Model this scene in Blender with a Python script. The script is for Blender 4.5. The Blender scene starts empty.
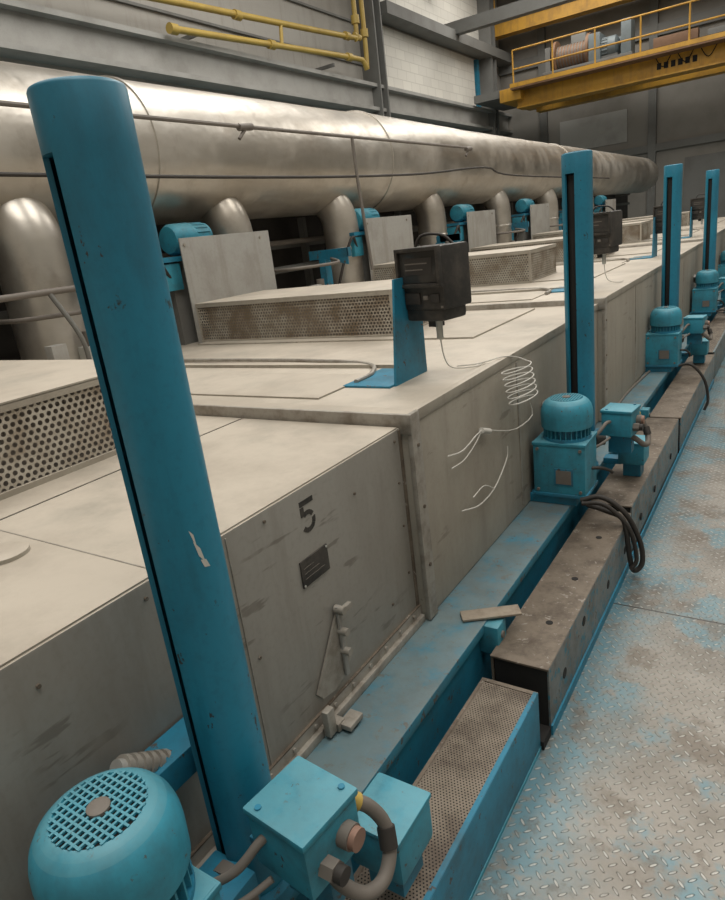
import bpy, bmesh, math, random
from mathutils import Vector, Matrix
random.seed(4)
scene = bpy.context.scene
col = scene.collection

# ------------------------------------------------------------------ materials
def mathn(nt, op, a, b=None, c=None):
    n = nt.nodes.new('ShaderNodeMath'); n.operation = op
    for i, v in enumerate((a, b, c)):
        if v is None: continue
        if isinstance(v, (int, float)): n.inputs[i].default_value = v
        else: nt.links.new(v, n.inputs[i])
    return n.outputs[0]

def mixc(nt, fac, a, b):
    n = nt.nodes.new('ShaderNodeMix'); n.data_type = 'RGBA'
    if isinstance(fac, (int, float)): n.inputs[0].default_value = fac
    else: nt.links.new(fac, n.inputs[0])
    for i, v in ((6, a), (7, b)):
        if isinstance(v, tuple): n.inputs[i].default_value = (*v, 1)
        else: nt.links.new(v, n.inputs[i])
    return n.outputs[2]

def noise(nt, vec, scale, detail=6, rough=.6, stretch=None):
    if stretch:
        m = nt.nodes.new('ShaderNodeMapping'); m.inputs['Scale'].default_value = stretch
        nt.links.new(vec, m.inputs[0]); vec = m.outputs[0]
    n = nt.nodes.new('ShaderNodeTexNoise')
    n.inputs['Scale'].default_value = scale; n.inputs['Detail'].default_value = detail
    n.inputs['Roughness'].default_value = rough
    nt.links.new(vec, n.inputs['Vector'])
    return n.outputs['Fac']

def ramp(nt, v, lo, hi):
    n = nt.nodes.new('ShaderNodeMapRange'); n.interpolation_type = 'SMOOTHSTEP'
    n.inputs[1].default_value = lo; n.inputs[2].default_value = hi
    nt.links.new(v, n.inputs[0]); return n.outputs[0]

def new_mat(name):
    m = bpy.data.materials.new(name); m.use_nodes = True
    nt = m.node_tree; b = nt.nodes['Principled BSDF']
    tc = nt.nodes.new('ShaderNodeTexCoord')
    return m, nt, b, tc.outputs['Object']

def paint(name, base, dirt=(.12, .09, .06), amount=.35, scale=3.0, rough=.5, metal=0.0,
          bump=.1, top=None, topamt=.9, fine=60, streak=None, spots=None, spotamt=.64, chips=None, chipamt=.66,
          topdirt=None, drips=None, scratch=None):
    m, nt, b, co = new_mat(name)
    n1 = noise(nt, co, scale, 8, .65, streak)
    f1 = mathn(nt, 'MULTIPLY', ramp(nt, n1, .42, .72), amount)
    c = mixc(nt, f1, base, dirt)
    n2 = noise(nt, co, fine, 3, .6)
    f2 = mathn(nt, 'MULTIPLY', ramp(nt, n2, .45, .75), amount * .35)
    c = mixc(nt, f2, c, dirt)
    if spots:
        n3 = noise(nt, co, scale * 4.5, 5, .7)
        c = mixc(nt, ramp(nt, n3, spotamt, spotamt + .05), c, spots)
    if chips:
        n5 = noise(nt, co, 26, 4, .75, (1, 1, .6))
        c = mixc(nt, ramp(nt, n5, chipamt, chipamt + .02), c, chips)
    if drips:
        n6 = noise(nt, co, 9, 5, .65, (1, 1, .12))
        c = mixc(nt, mathn(nt, 'MULTIPLY', ramp(nt, n6, .50, .68), .5), c, drips)
    if scratch:
        n9 = noise(nt, co, 30, 3, .6, (1, .18, 1)); n10 = noise(nt, co, 3, 3, .6)
        c = mixc(nt, mathn(nt, 'MULTIPLY', mathn(nt, 'MULTIPLY', ramp(nt, n9, .60, .66), ramp(nt, n10, .48, .6)), .6), c, scratch)
    if top:
        g = nt.nodes.new('ShaderNodeNewGeometry')
        sx = nt.nodes.new('ShaderNodeSeparateXYZ'); nt.links.new(g.outputs['True Normal'], sx.inputs[0])
        up = ramp(nt, sx.outputs[2], .5, .9)
        n4 = noise(nt, co, scale * 1.7, 7, .65)
        up = mathn(nt, 'MULTIPLY', up, mathn(nt, 'MULTIPLY', ramp(nt, n4, .2, .55), topamt))
        tcol = top
        if topdirt:
            n7 = noise(nt, co, 2.2, 9, .68); n8 = noise(nt, co, 13, 7, .75)
            tcol = mixc(nt, mathn(nt, 'MULTIPLY', ramp(nt, n7, .42, .66), .6), tcol, topdirt)
            tcol = mixc(nt, mathn(nt, 'MULTIPLY', ramp(nt, n8, .54, .74), .35), tcol, topdirt)
        c = mixc(nt, up, c, tcol)
    nt.links.new(c, b.inputs['Base Color'])
    rr = mathn(nt, 'ADD', mathn(nt, 'MULTIPLY', n1, .25), rough - .1)
    nt.links.new(rr, b.inputs['Roughness'])
    b.inputs['Metallic'].default_value = metal
    if bump:
        bp = nt.nodes.new('ShaderNodeBump'); bp.inputs['Strength'].default_value = bump
        bp.inputs['Distance'].default_value = .01
        nt.links.new(n1, bp.inputs['Height']); nt.links.new(bp.outputs[0], b.inputs['Normal'])
    return m

def perforated(name, base, pitch, r, mode, dirt=(.2, .15, .1)):
    m, nt, b, co = new_mat(name)
    s = nt.nodes.new('ShaderNodeSeparateXYZ'); nt.links.new(co, s.inputs[0])
    if mode == 'side':
        u = mathn(nt, 'ADD', s.outputs[0], s.outputs[1]); v = s.outputs[2]
    else:
        u = s.outputs[0]; v = s.outputs[1]
    def lat(off):
        a = mathn(nt, 'DIVIDE', u, pitch); bb = mathn(nt, 'DIVIDE', v, pitch * 1.732)
        if off:
            a = mathn(nt, 'ADD', a, .5); bb = mathn(nt, 'ADD', bb, .5)
        a = mathn(nt, 'SUBTRACT', mathn(nt, 'FRACT', a), .5)
        bb = mathn(nt, 'MULTIPLY', mathn(nt, 'SUBTRACT', mathn(nt, 'FRACT', bb), .5), 1.732)
        return mathn(nt, 'SQRT', mathn(nt, 'ADD', mathn(nt, 'MULTIPLY', a, a), mathn(nt, 'MULTIPLY', bb, bb)))
    d = mathn(nt, 'MINIMUM', lat(False), lat(True))
    hole = mathn(nt, 'LESS_THAN', d, r)
    n1 = noise(nt, co, 5, 8, .7)
    c = mixc(nt, ramp(nt, n1, .38, .66), base, dirt)
    nt.links.new(c, b.inputs['Base Color']); b.inputs['Roughness'].default_value = .6
    tr = nt.nodes.new('ShaderNodeBsdfTransparent'); mx = nt.nodes.new('ShaderNodeMixShader')
    nt.links.new(hole, mx.inputs[0]); nt.links.new(b.outputs[0], mx.inputs[1]); nt.links.new(tr.outputs[0], mx.inputs[2])
    nt.links.new(mx.outputs[0], nt.nodes['Material Output'].inputs[0])
    return m

def flat(name, c, rough=.6, metal=0.0):
    return paint(name, c, tuple(x * .5 for x in c), .3, 8, rough, metal, .05)

M = {}
M['blue'] = paint('blue_machine_paint', (.018, .20, .32), (.04, .07, .08), .65, 5, .5, 0, .12,
                  spots=(.08, .06, .045), spotamt=.62, chips=(.06, .045, .04), chipamt=.655)
M['bluecol'] = paint('blue_column_paint', (.017, .21, .325), (.014, .10, .155), .75, 4, .42, 0, .08,
                  streak=(1, 1, .35), spots=(.03, .05, .055), spotamt=.655, chips=(.04, .035, .035), chipamt=.66,
                  drips=(.012, .11, .165))
M['bluedust'] = paint('blue_beam_dusty', (.025, .20, .30), (.05, .08, .085), .6, 6, .5, 0, .12,
                  top=(.17, .215, .215), topamt=.78, spots=(.07, .055, .04), spotamt=.60, chips=(.09, .07, .055), chipamt=.63,
                  topdirt=(.12, .09, .065))
M['cyan'] = paint('light_blue_motor_paint', (.035, .27, .375), (.04, .12, .15), .65, 9, .5, 0, .08,
                  top=(.115, .31, .37), topamt=.65, spots=(.08, .08, .07), spotamt=.63, chips=(.05, .045, .04), chipamt=.66,
                  drips=(.03, .14, .19))
M['panel'] = paint('grey_panel_steel', (.315, .30, .27), (.19, .17, .14), .6, 1.6, .45, .2, .03,
                  top=(.50, .445, .37), topamt=.97, streak=(1, 1, .4),
                  topdirt=(.33, .285, .23), drips=(.225, .205, .175), scratch=(.13, .11, .09))
M['beige'] = paint('beige_cover_steel', (.375, .345, .29), (.24, .21, .17), .6, 1.8, .48, .1, .03,
                  top=(.51, .455, .38), topamt=.97, streak=(1, 1, .5),
                  topdirt=(.34, .295, .24), drips=(.26, .23, .19), scratch=(.17, .145, .115))
M['trim'] = paint('panel_flange_steel', (.35, .325, .285), (.14, .11, .08), .65, 12, .45, .2, .1)
M['greyplate'] = paint('grey_upright_plate', (.35, .345, .325), (.22, .20, .175), .6, 3, .55, .05, .04, drips=(.24, .22, .19))
M['perf'] = perforated('perforated_sheet', (.44, .41, .35), .020, .32, 'side')
M['perfbig'] = perforated('perforated_sheet_coarse', (.44, .41, .35), .021, .33, 'side')
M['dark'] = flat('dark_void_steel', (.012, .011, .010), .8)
M['black'] = paint('black_enclosure_plastic', (.024, .022, .020), (.10, .085, .07), .6, 12, .45, 0, .05)
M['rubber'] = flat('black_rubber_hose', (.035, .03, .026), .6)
M['hose'] = flat('grey_brown_conduit', (.17, .15, .13), .6)
M['copper'] = flat('copper_plug', (.30, .18, .135), .55, .2)
M['rust'] = paint('rusty_dirty_plate', (.185, .15, .115), (.07, .052, .038), .85, 9, .6, .2, .25,
                  spots=(.29, .26, .225), spotamt=.60)
M['stip'] = perforated('trunking_mesh_top', (.24, .20, .155), .0085, .24, 'top', (.10, .075, .055))
M['greyblue'] = paint('grey_blue_side_plate', (.20, .22, .22), (.09, .075, .06), .75, 7, .45, .2, .12,
                  spots=(.045, .19, .26), spotamt=.54, chips=(.08, .06, .045), chipamt=.62)
M['strip'] = paint('dusty_metal_strip', (.33, .28, .22), (.16, .12, .09), .6, 20, .6, .2, .2)
M['yellow'] = paint('yellow_crane_paint', (.56, .30, .035), (.25, .13, .03), .6, 2, .5, 0, .03, drips=(.3, .16, .04))
M['yellowp'] = paint('yellow_pipe_paint', (.47, .33, .075), (.3, .2, .06), .5, 3, .5, 0, .03)
M['white'] = flat('white_wire', (.62, .60, .55), .5)
M['wallL'] = paint('wall_grey_panels', (.37, .355, .325), (.25, .23, .2), .5, .6, .8, 0, .02, streak=(1, .2, 1), drips=(.27, .25, .22))
M['wallD'] = paint('steel_frame_grey', (.17, .17, .16), (.10, .09, .08), .5, 1.2, .7, 0, .02)
M['wallM'] = paint('runway_beam_grey', (.37, .365, .345), (.2, .19, .17), .5, 1.4, .6, 0, .02)
M['ceil'] = paint('ceiling_sheet', (.4, .39, .36), (.3, .29, .27), .5, .7, .9, 0, 0)
M['drum'] = flat('hoist_drum_rust', (.20, .11, .06), .6)
M['machin'] = flat('crane_machinery_grey', (.16, .19, .20), .5)
M['label'] = flat('label_plate', (.5, .5, .46), .4)
M['lampbody'] = flat('lamp_body', (.4, .4, .4), .5)
M['screen'] = flat('smoked_display_window', (.05, .048, .045), .12)

def mk_block():
    m, nt, b, co = new_mat('painted_blockwork')
    s = nt.nodes.new('ShaderNodeSeparateXYZ'); nt.links.new(co, s.inputs[0])
    cb = nt.nodes.new('ShaderNodeCombineXYZ')
    nt.links.new(mathn(nt, 'ADD', s.outputs[0], s.outputs[1]), cb.inputs[0]); nt.links.new(s.outputs[2], cb.inputs[1])
    br = nt.nodes.new('ShaderNodeTexBrick'); nt.links.new(cb.outputs[0], br.inputs['Vector'])
    br.inputs['Scale'].default_value = 1; br.inputs['Brick Width'].default_value = .45
    br.inputs['Row Height'].default_value = .22; br.inputs['Mortar Size'].default_value = .010
    br.inputs['Color1'].default_value = (.66, .64, .58, 1); br.inputs['Color2'].default_value = (.60, .58, .53, 1)
    br.inputs['Mortar'].default_value = (.52, .50, .45, 1)
    nt.links.new(br.outputs[0], b.inputs['Base Color']); b.inputs['Roughness'].default_value = .85
    return m
M['block'] = mk_block()
M['endwall'] = paint('end_wall_grey_render', (.25, .235, .21), (.15, .14, .12), .5, .8, .85, 0, .02)

def mk_duct(name, bumpd):
    m, nt, b, co = new_mat(name)
    n1 = noise(nt, co, 1.0, 7, .65, (1, .3, 1)); n2 = noise(nt, co, 5, 6, .65); n3 = noise(nt, co, 1.6, 6, .6)
    c = mixc(nt, ramp(nt, n1, .35, .65), (.58, .55, .50), (.42, .38, .325))
    c = mixc(nt, mathn(nt, 'MULTIPLY', ramp(nt, n2, .50, .74), .4), c, (.30, .25, .20))
    nt.links.new(c, b.inputs['Base Color'])
    nt.links.new(mathn(nt, 'SUBTRACT', .88, mathn(nt, 'MULTIPLY', ramp(nt, n3, .42, .66), .4)), b.inputs['Metallic'])
    nt.links.new(mathn(nt, 'ADD', mathn(nt, 'MULTIPLY', n2, .26), .24), b.inputs['Roughness'])
    h = mathn(nt, 'ADD', noise(nt, co, 1.9, 4, .5, (1, .8, 1)), mathn(nt, 'MULTIPLY', noise(nt, co, 7, 3, .5, (1, 1.6, 1)), .10))
    bp = nt.nodes.new('ShaderNodeBump'); bp.inputs['Strength'].default_value = .6; bp.inputs['Distance'].default_value = bumpd
    nt.links.new(h, bp.inputs['Height']); nt.links.new(bp.outputs[0], b.inputs['Normal'])
    return m
M['duct'] = mk_duct('aluminium_duct_cladding', .045)
M['stub'] = mk_duct('stub_duct_sheet', .015)

def mk_floor():
    m, nt, b, co = new_mat('chequer_plate_floor')
    s = nt.nodes.new('ShaderNodeSeparateXYZ'); nt.links.new(co, s.inputs[0])
    X, Y = s.outputs[0], s.outputs[1]
    S = .042
    u = mathn(nt, 'DIVIDE', mathn(nt, 'ADD', X, Y), S); v = mathn(nt, 'DIVIDE', mathn(nt, 'SUBTRACT', X, Y), S)
    fu = mathn(nt, 'SUBTRACT', mathn(nt, 'FRACT', u), .5); fv = mathn(nt, 'SUBTRACT', mathn(nt, 'FRACT', v), .5)
    par = mathn(nt, 'ABSOLUTE', mathn(nt, 'MODULO', mathn(nt, 'ADD', mathn(nt, 'FLOOR', u), mathn(nt, 'FLOOR', v)), 2.0))
    par = mathn(nt, 'GREATER_THAN', par, .5)
    def ell(a, bb, ra, rb):
        a = mathn(nt, 'DIVIDE', a, ra); bb = mathn(nt, 'DIVIDE', bb, rb)
        return mathn(nt, 'ADD', mathn(nt, 'MULTIPLY', a, a), mathn(nt, 'MULTIPLY', bb, bb))
    e1 = ell(fu, fv, .42, .12); e2 = ell(fu, fv, .12, .42)
    mx = nt.nodes.new('ShaderNodeMix'); mx.data_type = 'FLOAT'
    nt.links.new(par, mx.inputs[0]); nt.links.new(e1, mx.inputs[2]); nt.links.new(e2, mx.inputs[3])
    loz = mathn(nt, 'SUBTRACT', 1.0, ramp(nt, mx.outputs[0], .5, 1.1))
    nb = noise(nt, co, 1.6, 8, .65); nf = noise(nt, co, 14, 6, .7); nw = noise(nt, co, 1.5, 8, .7); nd = noise(nt, co, 4, 7, .7)
    c = mixc(nt, ramp(nt, nb, .35, .65), (.27, .25, .22), (.155, .14, .118))
    near = mathn(nt, 'SUBTRACT', 1.0, ramp(nt, mathn(nt, 'ADD', X, mathn(nt, 'MULTIPLY', nd, .6)), -.28, .02))
    bl = mathn(nt, 'MAXIMUM', mathn(nt, 'MULTIPLY', near, .85), mathn(nt, 'MULTIPLY', ramp(nt, nw, .49, .57), .65))
    bl = mathn(nt, 'MULTIPLY', bl, ramp(nt, nf, .32, .5))
    c = mixc(nt, bl, c, (.09, .23, .29))
    c = mixc(nt, mathn(nt, 'MULTIPLY', ramp(nt, nd, .52, .64), .7), c, (.125, .10, .075))
    c = mixc(nt, mathn(nt, 'MULTIPLY', ramp(nt, nf, .55, .68), .5), c, (.11, .085, .063))
    c = mixc(nt, mathn(nt, 'MULTIPLY', loz, mathn(nt, 'ADD', .25, mathn(nt, 'MULTIPLY', ramp(nt, nf, .4, .6), .55))), c, (.48, .47, .44))
    ys = mathn(nt, 'FRACT', mathn(nt, 'DIVIDE', mathn(nt, 'ADD', Y, 7.24), 2.4))
    seam = mathn(nt, 'LESS_THAN', ys, .003)
    c = mixc(nt, seam, c, (.03, .025, .02))
    nt.links.new(c, b.inputs['Base Color'])
    b.inputs['Metallic'].default_value = .25
    nt.links.new(mathn(nt, 'ADD', mathn(nt, 'MULTIPLY', nf, .3), .26), b.inputs['Roughness'])
    bp = nt.nodes.new('ShaderNodeBump'); bp.inputs['Strength'].default_value = 1; bp.inputs['Distance'].default_value = .004
    nt.links.new(loz, bp.inputs['Height']); nt.links.new(bp.outputs[0], b.inputs['Normal'])
    return m
M['floor'] = mk_floor()

# ------------------------------------------------------------------ mesh builder
class B:
    def __init__(s, name):
        s.name = name; s.bm = bmesh.new(); s.mats = []
    def mi(s, k):
        if k not in s.mats: s.mats.append(k)
        return s.mats.index(k)
    def _tag(s, faces, k, smooth=False):
        i = s.mi(k)
        for f in faces: f.material_index = i; f.smooth = smooth
    def box(s, x0, x1, y0, y1, z0, z1, k, bev=0, rot=0, piv=None):
        r = bmesh.ops.create_cube(s.bm, size=1)
        vs = r['verts']
        bmesh.ops.scale(s.bm, vec=(abs(x1-x0), abs(y1-y0), abs(z1-z0)), verts=vs)
        c = Vector(((x0+x1)/2, (y0+y1)/2, (z0+z1)/2))
        bmesh.ops.translate(s.bm, vec=c, verts=vs)
        if rot:
            bmesh.ops.rotate(s.bm, cent=piv or c, matrix=Matrix.Rotation(rot, 3, 'Z'), verts=vs)
        fs = list({f for v in vs for f in v.link_faces})
        s._tag(fs, k)
        if bev:
            es = list({e for v in vs for e in v.link_edges})
            r = bmesh.ops.bevel(s.bm, geom=es, offset=bev, segments=2, affect='EDGES', profile=.6)
            s._tag(r['faces'], k)
    def rings(s, rings, k, smooth=True, cap0=True, cap1=True, closed=True):
        R = [[s.bm.verts.new(p) for p in r] for r in rings]
        fs = []
        n = len(R[0])
        for a, b in zip(R[:-1], R[1:]):
            for i in range(n if closed else n-1):
                j = (i+1) % n
                fs.append(s.bm.faces.new((a[i], a[j], b[j], b[i])))
        s._tag(fs, k, smooth)
        cf = []
        if cap0: cf.append(s.bm.faces.new(list(reversed(R[0]))))
        if cap1: cf.append(s.bm.faces.new(R[-1]))
        s._tag(cf, k)
    def _frame(s, d):
        d = d.normalized()
        a = Vector((0, 0, 1)) if abs(d.z) < .9 else Vector((1, 0, 0))
        u = d.cross(a).normalized(); v = d.cross(u).normalized()
        return u, v
    def cyl(s, p0, p1, r, k, seg=24, r2=None, smooth=True):
        p0 = Vector(p0); p1 = Vector(p1); r2 = r if r2 is None else r2
        u, v = s._frame(p1-p0)
        def ring(p, rr): return [p + u*rr*math.cos(t*2*math.pi/seg) + v*rr*math.sin(t*2*math.pi/seg) for t in range(seg)]
        s.rings([ring(p0, r), ring(p1, r2)], k, smooth)
    def lathe(s, c, prof, k, seg=40, axis='Z', smooth=True):
        c = Vector(c); rs = []
        for r, h in prof:
            r = max(r, .0005); ring = []
            for t in range(seg):
                a = t*2*math.pi/seg; ca, sa = r*math.cos(a), r*math.sin(a)
                ring.append(c + Vector({'Z': (ca, sa, h), 'Y': (ca, h, sa), 'X': (h, ca, sa)}[axis]))
            rs.append(ring)
        s.rings(rs, k, smooth)
    def tube(s, pts, r, k, seg=10, sub=6, straight=False):
        P = [Vector(p) for p in pts]
        if not straight and len(P) > 2:
            Q = []
            E = [P[0]*2-P[1]] + P + [P[-1]*2-P[-2]]
            for i in range(1, len(E)-2):
                a, b_, c, d = E[i-1], E[i], E[i+1], E[i+2]
                for j in range(sub):
                    t = j/sub
                    Q.append(.5*((2*b_)+(c-a)*t+(2*a-5*b_+4*c-d)*t*t+(3*b_-a-3*c+d)*t**3))
            Q.append(P[-1]); P = Q
        rs = []; u = None
        for i, p in enumerate(P):
            d = (P[min(i+1, len(P)-1)]-P[max(i-1, 0)]).normalized()
            if u is None: u, v = s._frame(d)
            else:
                u = (u - d*u.dot(d)).normalized()
            v = d.cross(u)
            rs.append([p + u*r*math.cos(t*2*math.pi/seg) + v*r*math.sin(t*2*math.pi/seg) for t in range(seg)])
        s.rings(rs, k)
    def prism(s, pts, vec, k):
        vec = Vector(vec); a = [s.bm.verts.new(Vector(p)) for p in pts]; b = [s.bm.verts.new(Vector(p)+vec) for p in pts]
        n = len(a); fs = [s.bm.faces.new(a), s.bm.faces.new(list(reversed(b)))]
        for i in range(n):
            j = (i+1) % n; fs.append(s.bm.faces.new((a[j], a[i], b[i], b[j])))
        s._tag(fs, k)
    def quad(s, pts, k):
        f = s.bm.faces.new([s.bm.verts.new(Vector(p)) for p in pts]); s._tag([f], k)
    def done(s, recalc=True):
        if recalc: bmesh.ops.recalc_face_normals(s.bm, faces=s.bm.faces)
        me = bpy.data.meshes.new(s.name); s.bm.to_mesh(me); s.bm.free()
        for k in s.mats: me.materials.append(M[k])
        me.set_sharp_from_angle(angle=math.radians(38))
        o = bpy.data.objects.new(s.name, me); col.objects.link(o)
        return o

# ------------------------------------------------------------------ room
XL, XR, YB, YE, ZC = -8.5, 4.0, -3.5, 22.6, 9.0
b = B('floor'); b.box(XL-.2, XR+.2, YB-.2, YE+.2, -.2, 0, 'floor'); b.done()
b = B('ceiling'); b.box(XL-.2, XR+.2, YB-.2, YE+.2, ZC, ZC+.2, 'ceil'); b.done()
b = B('wall_left'); b.box(XL-.2, XL, YB-.2, YE+.2, 0, ZC, 'wallL')
b.box(XL, XL+.04, 14.6, 20.4, 4.75, 6.1, 'block')
b.box(XL, XL+.04, 14.6, 22.5, 6.45, 9, 'block')
for z in (5.15, 5.95, 6.75, 7.5): b.box(XL, XL+.05, YB, 14.1, z, z+.04, 'wallD')
b.box(XL, XL+.12, 21.0, 21.3, 4.2, 6.1, 'wallM'); b.box(XL+.0, XL+.1, 20.5, 20.65, 4.2, 6.1, 'blue')
b.done()
b = B('wall_end'); b.box(XL, XR, YE, YE+.2, 0, ZC, 'endwall')
for x in (-7.2, -4.0, -.8, 2.4): b.box(x, x+.22, YE-.14, YE, 0, ZC, 'wallD')
b.box(XL, XR, YE-.12, YE, 2.9, 3.1, 'wallD'); b.box(XL, XR, YE-.12, YE, 5.9, 6.2, 'wallD')
b.box(-3.0, -1.2, YE-.06, YE, 0, 2.6, 'wallD'); b.box(-6.6, -4.6, YE-.05, YE, 3.3, 4.2, 'wallM')
b.done()
b = B('wall_right'); b.box(XR, XR+.2, YB-.2, YE+.2, 0, ZC, 'wallL'); b.done()
b = B('wall_back'); b.box(XL, XR, YB-.2, YB, 0, ZC, 'wallL'); b.done()
b = B('trim_runway')
b.box(XL, XL+.35, YB, YE, 4.66, 4.73, 'wallM'); b.box(XL+.12, XL+.2, YB, YE, 4.25, 4.66, 'wallM'); b.box(XL, XL+.35, YB, YE, 4.18, 4.25, 'wallM')
b.box(XL, XL+.5, 14.6, 22.5, 6.15, 6.4, 'wallD')
for y in (14.1, 20.9, 1.0):
    b.box(XL, XL+.42, y, y+.05, 0, ZC, 'wallD'); b.box(XL, XL+.42, y+.3, y+.35, 0, ZC, 'wallD'); b.box(XL+.1, XL+.16, y+.05, y+.3, 0, ZC, 'wallD')
b.done()

b = B('yellow_gas_pipe')
x = -8.0
b.tube([(x, 4, 4.9), (x, 7.57, 5.11), (x, 12.9, 5.42), (x, 13.1, 5.5), (x, 13.2, 5.7), (x, 13.2, 8.9)], .05, 'yellowp', sub=4)
b.tube([(x, 8.0, 4.77), (x, 12.6, 5.03), (x, 13.3, 5.06), (x, 13.5, 5.2), (x, 13.5, 8.9)], .05, 'yellowp', sub=4)
b.tube([(x, 10.6, 4.93), (x, 10.65, 5.3)], .035, 'yellowp')
for y, z in ((8.0, 4.77), (10.3, 4.9), (12.8, 5.04), (12.8, 5.42), (9.5, 5.21)): b.cyl((x, y-.07, z), (x, y+.07, z), .075, 'yellowp')
for z in (5.7, 6.5): b.cyl((x, 13.2, z), (x, 13.2, z+.15), .085, 'yellowp'); b.cyl((x, 13.5, z-.2), (x, 13.5, z-.05), .085, 'yellowp')
for y in (8.6, 12.2): b.box(XL+.01, x, y, y+.04, 4.8, 4.86, 'wallD')
b.done()

b = B('overhead_travelling_crane')
y = 19.6
b.box(-6.9, 3.9, y, y+.4, 4.45, 4.86, 'yellow', .01)
b.box(-6.9, 3.9, y-.08, y+.48, 4.86, 4.9, 'yellow'); b.box(-6.9, 3.9, y-.06, y+.46, 4.41, 4.45, 'yellow')
b.box(-6.9, 3.9, y+1.6, y+2.0, 4.45, 4.86, 'yellow', .01)
b.box(-7.3, -6.7, y-.3, y+2.2, 4.6, 4.92, 'yellow', .02); b.box(-8.1, -7.2, y-.2, y+2.1, 4.75, 4.95, 'wallD')
b.box(-6.9, 3.9, y-.55, y-.08, 4.83, 4.87, 'drum')
for i in range(11):
    x = -6.8+i*1.07; b.cyl((x, y-.53, 4.85), (x, y-.53, 5.75), .022, 'yellow', 8)
for z in (5.3, 5.75): b.cyl((-6.8, y-.53, z), (3.9, y-.53, z), .022, 'yellow', 8)
b.box(-6.9, 3.9, y-.56, y-.54, 4.87, 4.97, 'yellow')
# trolley machinery: frame, rope drum with flanges, motor with fan cover, gearbox, wheels, brake
b.box(-6.2, -3.9, y+.1, y+1.9, 5.0, 5.16, 'wallD', .02)
for x in (-6.0, -4.2): b.cyl((x, y+.12, 4.99), (x, y+.28, 4.99), .14, 'drum', 20)
b.cyl((-5.9, y+.6, 5.5), (-5.1, y+.6, 5.5), .27, 'drum')
for i in range(10): b.cyl((-5.88+i*.08, y+.6, 5.5), (-5.85+i*.08, y+.6, 5.5), .285, 'hose')
for x in (-5.98, -5.1): b.cyl((x, y+.6, 5.5), (x+.08, y+.6, 5.5), .42, 'drum')
b.lathe((-4.85, y+.45, 5.45), [(.12, -.1), (.22, -.08), (.22, .3), (.24, .32), (.24, .5), (.15, .56)], 'machin', 24, 'X')
for i in range(16):
    a = i*math.pi/8; b.cyl((-4.9, y+.45+.22*math.cos(a), 5.45+.22*math.sin(a)), (-4.55, y+.45+.22*math.cos(a), 5.45+.22*math.sin(a)), .02, 'machin', 6)
b.box(-5.0, -4.7, y+.15, y+.9, 5.16, 5.8, 'machin', .03); b.box(-4.75, -4.3, y+.3, y+.6, 5.16, 5.25, 'wallD')
b.box(-6.15, -6.02, y+.2, y+1.0, 5.16, 5.75, 'wallD'); b.box(-4.2, -3.95, y+.2, y+.7, 5.16, 5.95, 'machin', .02)
b.box(-5.7, -5.3, y+1.1, y+1.6, 5.16, 6.1, 'wallD', .02); b.cyl((-5.2, y+1.3, 5.6), (-4.4, y+1.3, 5.6), .2, 'machin')
for i in range(6): b.box(-3.3+i*.16, -3.2+i*.16, y-.012, y, 4.58, 4.72, 'dark')
b.box(-3.4, -2.4, y+.02, y+.3, 4.95, 5.3, 'drum', .02); b.box(-2.2, -.9, y+.05, y+.35, 4.95, 5.22, 'wallD', .02); b.box(-.6, .3, y+.02, y+.3, 4.95, 5.35, 'drum', .02)
b.box(-6.8, 3.9, y-.1, y-.02, 4.98, 5.06, 'dark')
for i in range(14): b.tube([(-3.4+i*.5, y-.06, 4.98), (-3.15+i*.5, y-.06, 4.62), (-2.9+i*.5, y-.06, 4.98)], .012, 'dark', 6)
b.done()
b = B('upper_crane_girder')
b.box(XL, 3.9, 21.4, 21.8, 6.75, 7.1, 'yellow'); b.box(XL, 3.9, 21.3, 21.9, 7.1, 7.16, 'wallD')
for i in range(9): b.cyl((-8.1+i*1.45, 21.35, 7.1), (-8.1+i*1.45, 21.35, 7.9), .025, 'yellow', 8)
b.cyl((-8.2, 21.35, 7.9), (3.9, 21.35, 7.9), .025, 'yellow', 8)
b.done()
b = B('trim_roof_beams')
for z, y in ((6.3, 18.2), (7.2, 17.6)):
    b.box(XL, XR, y, y+.25, z, z+.3, 'wallD')
b.done()

# ------------------------------------------------------------------ oven body
b = B('industrial_drying_oven')
secs = [(-2.6, 1.60, -.95, .96), (1.575, 3.80, -.925, .995), (3.80, 6.2, -.90, 1.02),
        (6.2, 8.7, -.925, 1.0), (8.7, 11.2, -.90, 1.02), (11.2, 16.5, -.925, 1.0)]
XB = -4.0
for i, (y0, y1, xs, zt) in enumerate(secs):
    b.box(XB, xs, y0, y1, .307, zt, 'panel' if i == 0 else 'beige', .006)
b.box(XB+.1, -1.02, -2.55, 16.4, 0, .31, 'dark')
b.box(XB+.05, -1.575, -2.55, 1.56, .96, .964, 'beige'); b.box(-1.567, -.955, -2.55, 1.56, .96, .9635, 'beige')
b.box(-1.5755, -1.5665, -2.55, 1.56, .96, .962, 'dark')
b.box(-1.5675, -.96, .66, .663, .9635, .9645, 'trim')
b.lathe((-1.35, .587, .96), [(.05, 0), (.05, .012), (.035, .018), (.0, .018)], 'beige', 24)
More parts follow.
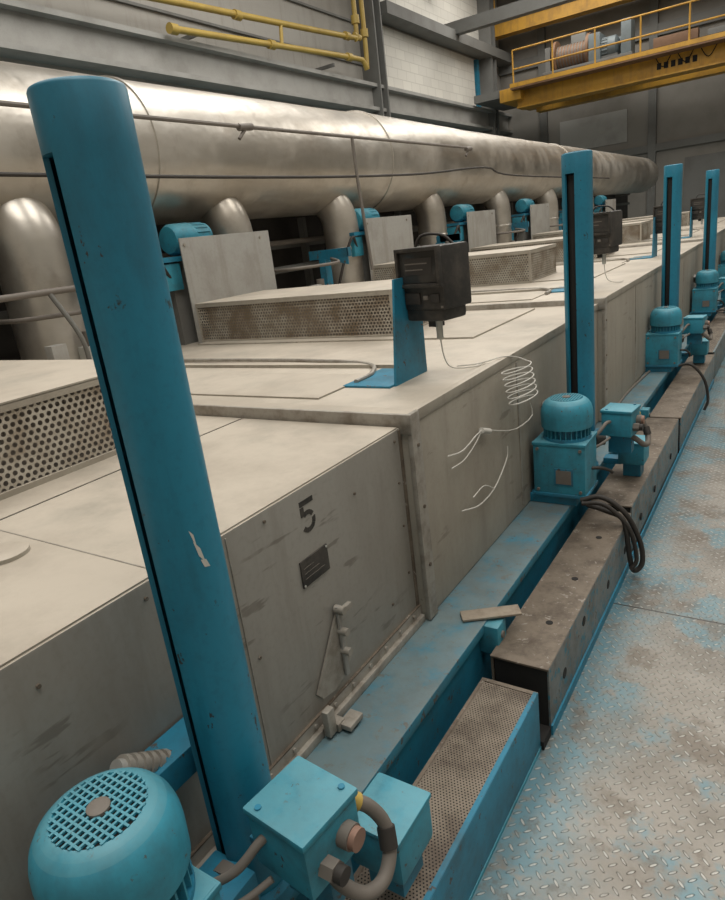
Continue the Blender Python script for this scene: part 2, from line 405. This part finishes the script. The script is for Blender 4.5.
for (y0, y1, xs, zt) in secs[1:]:
    b.box(xs-.002, xs+.014, y0-.004, y0+.05, .31, zt+.006, 'trim', .003)
    b.box(XB, xs+.014, y0-.008, y0+.006, zt-.055, zt+.006, 'trim', .003)
    b.box(XB, xs, y0+.006, y0+.06, zt, zt+.005, 'beige')
    b.box(xs-.02, xs+.004, y0+.05, y1-.01, zt-.03, zt+.004, 'beige', .002)
    b.box(-3.0, -1.25, y0+.62, y0+.66, zt, zt+.014, 'beige'); b.box(-3.1, -1.25, y0+1.24, y1-.1, zt, zt+.008, 'beige')
    b.box(-2.4, -1.35, y0+.14, y0+.5, zt, zt+.006, 'beige')
    b.tube([(-3.0, y0+.75, zt+.012), (-2.0, y0+.72, zt+.014), (-1.5, y0+.66, zt+.012), (-1.35, y0+.5, zt+.012), (-1.33, y0+.35, zt+.012)], .009, 'trim', 8)
    b.box(xs-.001, xs+.004, y0+.9, y0+.915, .33, zt-.04, 'trim')
    for z in (.9, .7, .5): b.cyl((xs+.014, y0+.025, z), (xs+.018, y0+.025, z), .006, 'rust', 8)
b.box(-.952, -.93, -2.5, 1.57, .305, .33, 'trim', .003); b.box(-.95, -.943, -2.5, 1.57, .33, .36, 'trim')
b.box(-.951, -.9425, -2.5, 1.57, .3595, .3635, 'rust'); b.box(-.951, -.9485, 1.555, 1.572, .36, .955, 'rust')
for i in range(16):
    y = .2+i*.088
    b.cyl((-.945, y, .346), (-.938, y, .346), .006, 'trim', 8)
for y, z in ((1.53, .93), (1.53, .80), (1.53, .66), (1.53, .5), (.62, .93), (.95, .935), (.40, .90), (1.3, .86), (.86, .64), (1.42, .45)):
    b.cyl((-.95, y, z), (-.946, y, z), .004, 'rust', 8)
b.box(-.952, -.948, .83, .833, .36, .95, 'trim')
b.prism([(-.948, 1.150, .60), (-.948, 1.175, .43), (-.948, 1.15, .40), (-.948, 1.09, .385), (-.948, 1.04, .395), (-.948, 1.02, .42)], (.006, 0, 0), 'trim')
b.box(-.94, -.932, 1.135, 1.150, .40, .61, 'greyplate', .002)
for z in (.60, .535, .475): b.cyl((-.945, 1.143, z), (-.915, 1.143, z), .011, 'trim', 12)
b.box(-.93, -.918, 1.135, 1.18, .59, .605, 'trim')
b.box(-.95, -.90, 1.03, 1.06, .31, .335, 'trim', .003); b.box(-.925, -.905, 1.0, 1.03, .315, .39, 'trim', .003); b.box(-.91, -.87, 1.04, 1.10, .315, .33, 'trim', .003)
b.box(-.95, -.946, 1.04, 1.15, .715, .785, 'black', .001)
for i in range(3): b.box(-.946, -.9455, 1.05, 1.13-i*.02, .735+i*.014, .7365+i*.014, 'hose')
for y, z in ((1.045, .72), (1.145, .78)): b.cyl((-.946, y, z), (-.944, y, z), .003, 'label', 8)
b.done()
def five():
    b = B('painted_section_number')
    X = -.9499; yc, zc, h, w, t = 1.10, .885, .085, .052, .013
    def r(y0, y1, z0, z1): b.box(X, X+.0012, yc+y0, yc+y1, zc+z0, zc+z1, 'black')
    r(-w/2, w/2, h/2-t, h/2); r(-w/2, -w/2+t, .003, h/2-t-.003)
    n = 14; cy, cz, ro, ri = -.002, -.014, .0285, .0165
    for i in range(n):
        a0 = math.radians(128 - i*19.5); a1 = math.radians(128-(i+1)*19.5+1)
        if i == 5: continue
        P = [(X, yc+cy+ro*math.cos(a0), zc+cz+ro*math.sin(a0)), (X, yc+cy+ro*math.cos(a1), zc+cz+ro*math.sin(a1)),
             (X, yc+cy+ri*math.cos(a1), zc+cz+ri*math.sin(a1)), (X, yc+cy+ri*math.cos(a0), zc+cz+ri*math.sin(a0))]
        b.prism(P, (.0012, 0, 0), 'black')
    b.done()
five()

# ------------------------------------------------------------------ base beam
b = B('blue_base_beam')
b.box(-.96, -.75, -2.6, 16.5, .27, .305, 'bluedust', .004)
b.box(-.79, -.77, -2.6, 16.5, .03, .27, 'blue'); b.box(-.96, -.75, -2.6, 16.5, 0, .03, 'blue')
for y in (1.62, 4.1, 6.6, 9.1):
    b.box(-.77, -.705, y, y+.07, .20, .30, 'cyan', .005); b.cyl((-.705, y+.035, .26), (-.70, y+.035, .26), .012, 'hose', 10)
b.box(-.945, -.87, .38, .70, .60, .66, 'blue', .004)
b.tube([(-.91, 3.1, .312), (-.87, 3.6, .312), (-.90, 4.4, .312), (-.86, 5.3, .312)], .008, 'hose', 8)
b.done()

# trunking
b = B('floor_cable_trunking')
def trunk(y0, y1, zt, xo, top, side, xi=-.70):
    if top == 'stip':
        b.box(xi, xo-.006, y0, y1, .01, zt-.008, 'dark')
        b.quad([(xi-.008, y0, zt+.001), (xo-.012, y0, zt+.001), (xo-.012, y1, zt+.001), (xi-.008, y1, zt+.001)], 'stip')
        b.box(xi-.012, xo-.001, y1-.012, y1+.002, zt-.02, zt+.003, 'rust'); b.box(xo-.014, xo-.001, y0, y1, zt-.01, zt+.003, side)
        b.box(xi-.012, xi-.002, y0, y1, zt-.01, zt+.003, 'rust')
    else:
        b.box(xi, xo-.006, y0, y1, .01, zt-.004, 'dark')
        b.box(xi-.012, xo-.001, y0-.004, y1+.002, zt-.004, zt+.003, top, .001)
    b.box(xo-.006, xo, y0, y1, 0.0, zt, side, .001)
    b.box(xi-.012, xi-.004, y0, y1, .05, zt, 'rust')
trunk(-2.6, 1.50, .20, -.54, 'stip', 'blue')
trunk(1.57, 2.72, .235, -.53, 'rust', 'greyblue')
trunk(2.76, 4.10, .25, -.535, 'rust', 'greyblue')
trunk(4.16, 6.0, .24, -.53, 'rust', 'greyblue')
trunk(6.05, 9.0, .25, -.535, 'stip', 'greyblue'); trunk(9.05, 13, .24, -.53, 'rust', 'blue')
b.box(-.70, -.53, 1.50, 1.57, 0, .03, 'dark')
b.box(-.53, -.524, 1.57, 6.0, .0, .035, 'blue')
for y in (1.72, 1.95, 2.3, 2.6, 2.95, 3.3, 3.8): b.cyl((-.532, y, .12 if y != 1.95 else .17), (-.5285, y, .12 if y != 1.95 else .17), .018, 'dark', 12)
for y in (1.8, 2.1, 2.45): b.cyl((-.60, y, .237), (-.60, y, .2395), .012, 'dark', 12)
b.box(-.545, -.538, -2.6, 13, 0, .012, 'cyan')
b.done()

b = B('loose_metal_strip')
b.box(-.845, -.655, 1.65, 1.705, .308, .316, 'strip', .002, rot=math.radians(34))
b.done()

# ------------------------------------------------------------------ columns, motors, boxes
def column(yc, first=False):
    b = B('lifting_column')
    X = -.80; ro, ri = .062, .054; zt, zs, z0 = 1.73, 1.65, .307
    n = 40; ha = math.radians(20); a0 = math.radians(-106)+ha; span = 2*math.pi-2*ha
    def arc(r, z): return [(X+r*math.cos(a0+span*i/n), yc+r*math.sin(a0+span*i/n), z) for i in range(n+1)]
    def loop(z): return arc(ro, z)+list(reversed(arc(ri, z)))
    b.rings([loop(z0+.02), loop(zs)], 'bluecol', smooth=True)
    b.lathe((X, yc, 0), [(ro, zs), (ro, zt-.006), (ro-.002, zt-.002), (ro-.006, zt)], 'bluecol', 60)
    b.lathe((X, yc, 0), [(ro-.012, zt), (ro-.012, zt+.0015), (.002, zt+.0015)], 'blue', 40)
    b.lathe((X+.0, yc+.0, 0), [(.046, .32), (.046, 1.645)], 'dark', 20)
    b.box(X-.09, X+.05, yc-.08, yc+.09, .306, .33, 'blue', .004)
    b.lathe((X, yc, 0), [(.075, .33), (.075, .36), (.066, .37)], 'blue', 32)
    b.cyl((X+.05, yc+.05, .47), (X+.085, yc+.07, .47), .035, 'hose', 20)
    if first:
        for (t0, t1, za, zb) in ((-22, -10, 1.055, 1.095), (-17, -4, 1.045, 1.062), (-25, -18, 1.085, 1.115)):
            P = []
            for t, z in ((t0, zb), (t0+4, (za+zb)/2-.006), (t1, za), ((t0+t1)/2+2, (za+zb)/2+.006)):
                P.append((X+.0626*math.cos(math.radians(t)), yc+.0626*math.sin(math.radians(t)), z))
            b.quad(P, 'white')
    b.done()

def motor(yc):
    b = B('geared_electric_motor')
    X, Y = -.782, yc-.255
    h = .026
    if yc > 2: Y = yc-.29; h = .012
    b.lathe((X, Y, h), [(.09, .625), (.106, .63), (.1075, .68), (.106, .70), (.101, .719), (.092, .734), (.081, .744), (.070, .750), (.067, .7505), (.065, .747), (.0, .747)], 'cyan', 56)
    b.lathe((X, Y, h), [(.0655, .7472), (.0, .7476)], 'dark', 40)
    R = .0675; p = .0112
    k = int(R/p)
    for i in range(-k, k+1):
        c = i*p+.0; hh = math.sqrt(max(R*R-c*c, 0))
        if hh < .01: continue
        b.box(X+c-.0019, X+c+.0019, Y-hh, Y+hh, h+.7485, h+.7525, 'cyan')
        b.box(X-hh, X+hh, Y+c-.0019, Y+c+.0019, h+.7487, h+.7523, 'cyan')
    b.lathe((X, Y, h), [(.017, .750), (.017, .7550), (.014, .7565), (0, .7565)], 'hose', 24)
    b.lathe((X, Y, 0), [(.084, .59), (.084, .67)], 'blue', 32)
    for i in range(28):
        a = i*2*math.pi/28
        c, s_ = math.cos(a), math.sin(a)
        p0 = Vector((X+.082*c, Y+.082*s_, .60)); t = Vector((-s_, c, 0))*.0022; o = Vector((c, s_, 0))*.016
        b.prism([p0-t, p0+t, p0+t+o, p0-t+o], (0, 0, .055), 'cyan')
    b.lathe((X, Y, 0), [(.10, .588), (.10, .602)], 'blue', 32)
    b.box(X-.12, X+.10, Y-.10, Y+.09, .345, .59, 'cyan', .006)
    b.box(X-.125, X+.105, Y-.105, Y+.095, .345, .36, 'blue', .002); b.box(X-.123, X+.103, Y-.103, Y+.093, .575, .588, 'cyan', .002)
    b.box(X-.03, X+.05, Y-.1035, Y-.098, .40, .475, 'blue', .001); b.box(X-.022, X+.042, Y-.105, Y-.103, .407, .468, 'hose')
    for dx in (-.10, .08):
        for z in (.375, .56): b.cyl((X+dx, Y-.107, z), (X+dx, Y-.099, z), .007, 'hose', 8)
    b.box(X-.05, X+.05, Y+.08, yc-.055, .36, .46, 'blue', .004)
    b.cyl((X+.0, yc-.09, .41), (X+.0, yc-.065, .41), .055, 'hose', 24)
    b.box(X-.15, X+.06, Y-.09, yc-.085, .306, .345, 'blue', .004)
    for i in range(7):
        t = i/7; b.cyl((X-.12, Y+.11+.10*t, .70-.07*t), (X-.12, Y+.118+.10*t, .694-.07*t), .022, 'trim', 14)
    b.cyl((X-.12, Y+.10, .705), (X-.12, Y+.21, .63), .017, 'greyplate', 14)
    b.tube([(X+.03, Y+.1, .52), (X+.09, Y+.13, .56), (X+.12, Y+.17, .60), (X+.13, Y+.2, .60)], .008, 'hose')
    b.tube([(X+.07, Y+.09, .50), (X+.11, Y+.12, .52), (X+.14, Y+.16, .54)], .006, 'hose')
    b.tube([(X+.09, Y, .45), (X+.13, Y+.04, .44), (X+.15, Y+.12, .40), (X+.14, Y+.2, .36)], .007, 'rubber')
    b.done()

def jbox(yc):
    b = B('electrical_junction_box')
    x, y, z = -.62, yc-.02, .59
    piv = Vector((x, y, z)); r = math.radians(-6)
    b.box(x-.065, x+.065, y-.065, y+.06, z-.06, z+.05, 'cyan', .005, r, piv)
    b.box(x-.069, x+.069, y-.069, y+.064, z+.046, z+.06, 'cyan', .004, r, piv)
    for dx, dy in ((-.05, -.05), (.05, .045)): b.cyl((x+dx, y+dy, z+.06), (x+dx, y+dy, z+.063), .006, 'blue', 8)
    b.box(-.735, x-.06, y-.03, y+.03, z-.07, z-.055, 'blue', .002)
    b.box(x-.05, x+.05, y-.02, y+.04, .44, z-.055, 'blue', .003)
    b.cyl((x+.06, y-.035, z-.02), (x+.085, y-.035, z-.02), .019, 'hose', 6); b.cyl((x+.06, y+.015, z+.0), (x+.085, y+.015, z+.0), .022, 'hose', 18)
    b.cyl((x+.085, y+.015, z+.0), (x+.096, y+.015, z+.0), .019, 'copper', 18)
    b.cyl((x+.085, y-.035, z-.02), (x+.10, y-.035, z-.02), .015, 'rubber', 18)
    x2, y2, z2 = -.605, yc+.19, .375
    b.box(x2-.06, x2+.06, y2-.065, y2+.065, z2-.055, z2+.05, 'cyan', .010)
    b.box(x2-.063, x2+.063, y2-.068, y2+.068, z2+.045, z2+.058, 'cyan', .006)
    b.box(-.74, x2-.05, y2-.03, y2+.03, .306, .335, 'blue', .003)
    b.box(x2-.04, x2+.04, y2-.04, y2+.04, .255, z2-.05, 'blue')
    b.tube([(x+.045, y+.055, z+.02), (x+.065, y+.085, z-.01), (x+.085, y+.10, z-.055), (x+.10, y+.085, z-.095), (x+.105, y+.05, z-.12), (x+.095, y+.01, z-.112), (x+.07, y-.01, z-.085), (x+.045, y-.01, z-.07)], .0125, 'hose', 14, 8)
    b.cyl((x+.045, y+.055, z+.025), (x+.058, y+.07, z+.008), .016, 'yellowp', 12)
    b.cyl((x+.088, y+.099, z-.06), (x+.099, y+.086, z-.09), .016, 'rubber', 14)
    b.done()

YC = [.61, 2.96, 5.47, 8.0, 10.5, 13.0]
for i, yc in enumerate(YC):
    column(yc, i == 0); motor(yc); jbox(yc)

b = B('black_cable_loop')
b.tube([(-.70, 2.56, .345), (-.62, 2.58, .36), (-.53, 2.60, .29), (-.475, 2.62, .16), (-.465, 2.62, .06), (-.495, 2.60, .03), (-.51, 2.58, .12), (-.53, 2.57, .27), (-.60, 2.58, .30), (-.68, 2.58, .32)], .011, 'rubber', 10, 8)
b.tube([(-.69, 2.54, .34), (-.60, 2.55, .34), (-.51, 2.57, .24), (-.48, 2.58, .10), (-.50, 2.57, .05)], .009, 'rubber', 10, 8)
b.done()
for k, yc in enumerate(YC[2:5]):
    b = B('black_cable_loop')
    b.tube([(-.70, yc-.38, .345), (-.60, yc-.37, .36), (-.51, yc-.36, .25), (-.48, yc-.35, .10), (-.50, yc-.36, .02)], .010, 'rubber', 10, 6)
    b.done()

# ------------------------------------------------------------------ black control units on blue brackets
def controller(y, zt):
    b = B('control_unit_on_bracket')
    X = -1.16
    b.box(X-.20, X, y-.14, y+.14, zt, zt+.008, 'blue', .002)
    b.prism([(X, y-.11, zt), (X, y+.13, zt), (X, y+.13, zt+.26), (X, y+.05, zt+.36), (X, y-.05, zt+.36)], (.008, 0, 0), 'blue')
    r = math.radians(-14); c = Vector((X+.10, y+.06, zt+.33))
    def bx(x0, x1, y0, y1, z0, z1, k, bev=.0): b.box(c.x+x0, c.x+x1, c.y+y0, c.y+y1, c.z+z0, c.z+z1, k, bev, r, c)
    # one-piece tapered housing with visor and display window
    bx(-.10, .10, -.065, .085, -.085, .125, 'black', .012)
    bx(-.085, .085, -.06, .07, -.125, -.07, 'black', .014)
    bx(-.092, .092, -.082, -.062, .112, .125, 'black', .003); bx(-.098, -.086, -.082, -.062, .0, .125, 'black', .003); bx(.086, .098, -.082, -.062, .0, .125, 'black', .003)
    bx(-.086, .086, -.070, -.0645, .008, .112, 'screen', .001)
    bx(-.06, .06, -.0715, -.0700, .035, .09, 'rubber'); bx(-.06, .02, -.0722, -.0714, .05, .054, 'hose'); bx(-.06, .04, -.0722, -.0714, .07, .074, 'hose')
    bx(-.098, .098, -.078, -.062, -.008, .006, 'black', .003)
    bx(-.075, -.005, -.071, -.064, -.065, -.025, 'rubber', .003); bx(.01, .03, -.071, -.064, -.05, -.035, 'hose', .002); bx(.045, .08, -.071, -.064, -.06, -.03, 'rubber', .002)
    for dx in (-.088, .088): bx(dx-.004, dx+.004, -.068, -.064, -.078, -.07, 'hose')
    bx(-.115, -.095, -.02, .05, -.02, .09, 'black', .004); bx(-.13, -.10, .0, .02, -.1, .03, 'rubber')
    bx(-.02, .02, -.02, .02, -.15, -.115, 'black')
    b.cyl((c.x+.02, c.y-.02, c.z-.19), (c.x+.02, c.y-.02, c.z-.12), .012, 'label', 12)
    b.box(X+.0, c.x-.03, y+.03, y+.07, zt+.27, zt+.29, 'blue')
    b.tube([(c.x-.06, c.y, c.z+.12), (c.x-.03, c.y, c.z+.16), (c.x+.04, c.y+.01, c.z+.155), (c.x+.08, c.y+.02, c.z+.12)], .005, 'rubber')
    b.tube([(c.x+.02, c.y-.02, c.z-.19), (c.x+.03, c.y-.02, c.z-.26), (c.x+.05, c.y+.0, zt+.03), (c.x+.08, c.y+.12, zt+.007), (c.x+.09, c.y+.2, zt+.007)], .0025, 'white', 6)
    b.done()
controller(2.02, .995); controller(4.4, 1.02); controller(6.9, 1.0); controller(9.4, 1.02)

# coiled white cable hanging on the oven side
b = B('coiled_white_cable')
X = -.908
pts = []
N = 120
for i in range(N):
    t = i/(N-1); a = t*6*2*math.pi
    pts.append((X+.040+.036*math.sin(a)+.012*t, 2.33+.13*math.cos(a)+.04*t, .975-.15*t-.010*math.cos(a)))
b.tube([(-1.05, 2.20, 1.003), (-.98, 2.24, 1.004), (-.93, 2.36, 1.004), (-.905, 2.44, .985)]+pts+[(X, 2.56, .79), (X, 2.60, .70), (X, 2.4, .70), (X, 2.2, .755), (X, 2.06, .80), (X, 1.9, .78), (X, 1.78, .80)], .0024, 'white', 6, 3)
b.tube([(X, 2.06, .80), (X, 2.0, .77), (X, 1.90, .745), (X, 1.80, .75)], .002, 'white', 6)
b.tube([(X, 1.85, .575), (X, 2.0, .535), (X, 2.15, .545), (X, 2.28, .61), (X, 2.30, .66)], .0025, 'white', 6)
b.tube([(X, 2.14, .545), (X, 2.05, .59), (X, 1.95, .585)], .002, 'white', 6)
b.cyl((X, 2.06, .80), (X, 2.13, .775), .011, 'white', 10)
b.done()

# ------------------------------------------------------------------ perforated filter boxes with upright plates
def filterbox(y0, zb, coarse=False):
    b = B('perforated_filter_box')
    x0, x1, y1, zt = -3.14, -1.72, y0+.65, zb+.24
    p = 'perfbig' if coarse else 'perf'
    b.quad([(x0, y0, zb), (x1, y0, zb), (x1, y0, zt), (x0, y0, zt)], p)
    b.quad([(x1, y0, zb), (x1, y1, zb), (x1, y1, zt), (x1, y0, zt)], p)
    b.box(x0, x1+.006, y0-.006, y1, zt-.004, zt+.006, 'beige', .002)
    b.box(x0, x1+.006, y0-.006, y0, zt-.02, zt, 'beige'); b.box(x1, x1+.006, y0, y1, zt-.02, zt, 'beige')
    b.box(x1-.012, x1+.005, y0-.005, y0+.012, zb, zt, 'beige'); b.box(x0, x0+.012, y0-.005, y0+.012, zb, zt, 'beige')
    b.box(x0, x1+.008, y0-.008, y0+.005, zb, zb+.016, 'beige'); b.box(x1-.005, x1+.008, y0, y1, zb, zb+.016, 'beige')
    b.box(x0, x1, y1-.01, y1, zb, zt, 'beige')
    b.box(x0+.05, x1-.04, y0+.04, y1-.04, zb, zt-.02, 'hose')
    b.box(x0-.01, x0, y0-.03, y0+.80, zb, zb+.64, 'greyplate', .004)
    for dy in (.0, .7): b.cyl((x0, y0+dy, zb+.6), (x0+.006, y0+dy, zb+.6), .01, 'trim', 8)
    b.done()
    b = B('blue_blower_motor')
    X = -3.29; ym = y0+.16
    b.lathe((X, ym, zb+.64), [(.02, -.15), (.08, -.145), (.095, -.12), (.098, .02), (.09, .04), (.09, .16), (.06, .19), (.03, .21)], 'cyan', 28, 'Y')
    for i in range(18):
        a = i*math.pi/9; b.cyl((X+.09*math.cos(a), ym+.03, zb+.64+.09*math.sin(a)), (X+.09*math.cos(a), ym+.14, zb+.64+.09*math.sin(a)), .006, 'cyan', 6)
    b.box(X-.08, X+.08, ym-.30, ym-.16, zb+.34, zb+.50, 'cyan', .006)
    b.box(X-.09, X+.09, ym-.30, ym+.2, zb+.51, zb+.54, 'blue'); b.box(X-.05, X+.05, ym-.22, ym+.15, zb, zb+.51, 'wallD')
    b.tube([(X+.07, ym-.25, zb+.42), (X+.1, ym-.35, zb+.5), (X+.05, ym-.45, zb+.3), (X, ym-.55, zb+.02)], .012, 'rubber')
    b.box(X-.10, X+.28, ym-.72, ym-.66, zb+.36, zb+.43, 'blue'); b.box(X+.0, X+.06, ym-.73, ym-.65, zb, zb+.36, 'blue')
    b.prism([(X+.28, ym-.72, zb+.43), (X+.28, ym-.72, zb+.30), (X+.05, ym-.72, zb+.36), (X+.05, ym-.72, zb+.43)], (0, .012, 0), 'blue')
    b.box(X+.10, X+.2, ym-1.0, ym-.9, zb, zb+.14, 'label', .004); b.cyl((X+.15, ym-.95, zb+.14), (X+.15, ym-.95, zb+.22), .03, 'hose', 14)
    b.box(X+.3, X+.36, ym-1.3, ym-1.22, zb, zb+.20, 'greyplate', .003)
    b.tube([(X-.1, ym-1.3, zb+.33), (X+.2, ym-1.28, zb+.33), (X+.3, ym-.9, zb+.33), (X+.1, ym-.7, zb+.36)], .012, 'hose')
    b.done()
for i, (y0, zb) in enumerate([(.74, .964), (2.90, .995), (5.02, 1.02), (7.16, 1.0), (9.3, 1.02), (11.5, 1.0), (13.6, 1.0)]):
    filterbox(y0, zb, i == 0)

# ------------------------------------------------------------------ large duct
b = B('aluminium_exhaust_duct')
DX, DZ = -3.60, 2.174
prof = [(.42, -3.3), (.428, 1.0), (.42, 3.2), (.43, 5.35), (.437, 5.5), (.452, 5.65), (.445, 5.95), (.425, 8), (.42, 12), (.42, 19.2), (.39, 19.6), (.32, 19.85), (.2, 19.98), (0, 20.0)]
P2 = []
for (r0, y0), (r1, y1) in zip(prof[:-1], prof[1:]):
    n = max(1, int((y1-y0)/.4))
    for i in range(n):
        t = i/n; P2.append((r0+(r1-r0)*t + (random.uniform(-.002, .002) if n > 1 else 0), y0+(y1-y0)*t))
P2.append(prof[-1])
b.lathe((DX, 0, DZ), P2, 'duct', 64, 'Y')
for y in (2.9, 5.62, 11.5):
    rr = .456 if 5 < y < 6 else .430
    b.lathe((DX, 0, DZ), [(rr-.012, y-.02), (rr, y-.015), (rr, y+.015), (rr-.012, y+.02)], 'duct', 64, 'Y')
for i, y in enumerate((2.06, 3.58, 4.96, 6.72, 8.7, 10.8, 13.0)):
    r = .185 if i == 0 else .155
    b.tube([(-3.38, y, .99), (-3.38, y, 1.35), (-3.38, y, 1.6), (-3.40, y-.01, 1.74), (-3.5, y-.03, 1.90)], r, 'stub', 28, 6)
    b.lathe((-3.38, y, 0), [(r+.02, 1.0), (r+.02, 1.03)], 'trim', 28)
    b.lathe((-3.38, y, 0), [(r+.002, 1.42), (r+.006, 1.425), (r+.006, 1.445), (r+.002, 1.45)], 'stub', 28)
for y in (-1, 3, 7, 11, 15, 18):
    b.box(-4.15, -4.08, y, y+.06, 0, 2.0, 'wallD'); b.box(-4.15, DX, y, y+.06, 1.72, 1.78, 'wallD')
b.done()
b = B('duct_conduit_pipes')
x = -2.93
b.tube([(x, -1.5, 2.24), (x, 2.5, 2.24), (x, 6.85, 2.25)], .012, 'hose', 8, straight=True)
b.tube([(x-.03, -1.5, 1.98), (x, 3.0, 1.95), (x, 5.5, 1.985), (x, 7.2, 2.07), (x-.02, 8.2, 2.0), (x-.02, 13, 1.99)], .010, 'rubber', 8)
b.tube([(x, 4.6, 2.25), (x+.01, 4.6, 1.9), (x+.04, 4.62, 1.25)], .013, 'hose', 8)
for y in (3.4, 6.8): b.cyl((x, y-.07, 2.235), (x, y+.05, 2.245), .022, 'hose', 10); b.tube([(x, y, 2.24), (x, y-.08, 2.17)], .011, 'hose')
b.done()
b = B('rear_pipes_and_shade_sheet')
b.tube([(-2.98, -1, 1.44), (-2.98, 2.55, 1.44)], .016, 'hose', 10); b.tube([(-3.72, -1, 1.33), (-3.72, 14, 1.33)], .03, 'wallD', 10)
b.tube([(-3.68, -1, 1.55), (-3.68, 14, 1.55)], .022, 'hose', 10)
for y in (1.85, 2.0, 2.2): b.tube([(-2.98, y, 1.44), (-2.93, y+.08, 1.2), (-2.98, y+.12, .99)], .012, 'wallD')
b.lathe((-2.98, 2.1, 1.47), [(.02, 0), (.045, .02), (.04, .06), (0, .07)], 'rubber', 14)
for i in range(16):
    y = .5+i*.9; b.box(-3.88, -3.82, y, y+.05, .99, 1.75, 'wallD')
b.box(-3.99, -3.95, -2.5, 19.5, 1.0, 1.86, 'rubber'); b.box(-4.0, -3.9, -2.5, 19.5, 1.5, 1.56, 'wallD')  # dark sheet added to stand in for the shade behind the blowers
b.done()

# ------------------------------------------------------------------ lights
def area(name, loc, sx, sy, p, colr=(1, .96, .895)):
    l = bpy.data.lights.new(name, 'AREA'); l.shape = 'RECTANGLE'; l.size = sx; l.size_y = sy; l.energy = p; l.color = colr
    o = bpy.data.objects.new(name, l); o.location = loc; col.objects.link(o)
b = B('unseen_overhead_lamps')  # unseen overhead lamps added to light the hall, enlarged for softer ambient
for i, (x, y, p) in enumerate([(1.0, 0, 300), (-4.5, 1.5, 260), (1.2, 6, 300), (-4, 8.5, 310), (-.5, 14, 330), (-5, 18, 350)]):
    area('unseen_overhead_light', (x, y, 8.0), 4.6, 3.6, p)
    b.box(x-2.3, x+2.3, y-1.8, y+1.8, 8.06, 8.12, 'lampbody', .02); b.cyl((x, y, 8.12), (x, y, 8.999), .04, 'lampbody', 8)
b.done()
w = bpy.data.worlds.new('World'); scene.world = w; w.use_nodes = True
w.node_tree.nodes['Background'].inputs[0].default_value = (.9, .88, .85, 1); w.node_tree.nodes['Background'].inputs[1].default_value = .3

# ------------------------------------------------------------------ camera
cam = bpy.data.cameras.new('camera'); co = bpy.data.objects.new('camera', cam); col.objects.link(co)
cam.sensor_fit = 'VERTICAL'; cam.sensor_height = 24; cam.sensor_width = 24; cam.lens = 647/900*24
cam.clip_start = .02; cam.clip_end = 100
fx = Vector((.8365, .5346, -.1206)).normalized(); bz = Vector((.5434, -.7807, .3083)); bz = (bz - fx*bz.dot(fx)).normalized(); by = bz.cross(fx)
m = Matrix((fx, by, bz)).transposed().to_4x4(); m.translation = Vector((0, 0, 1.5))
co.matrix_world = m
scene.camera = co
scene.view_settings.view_transform = 'Standard'
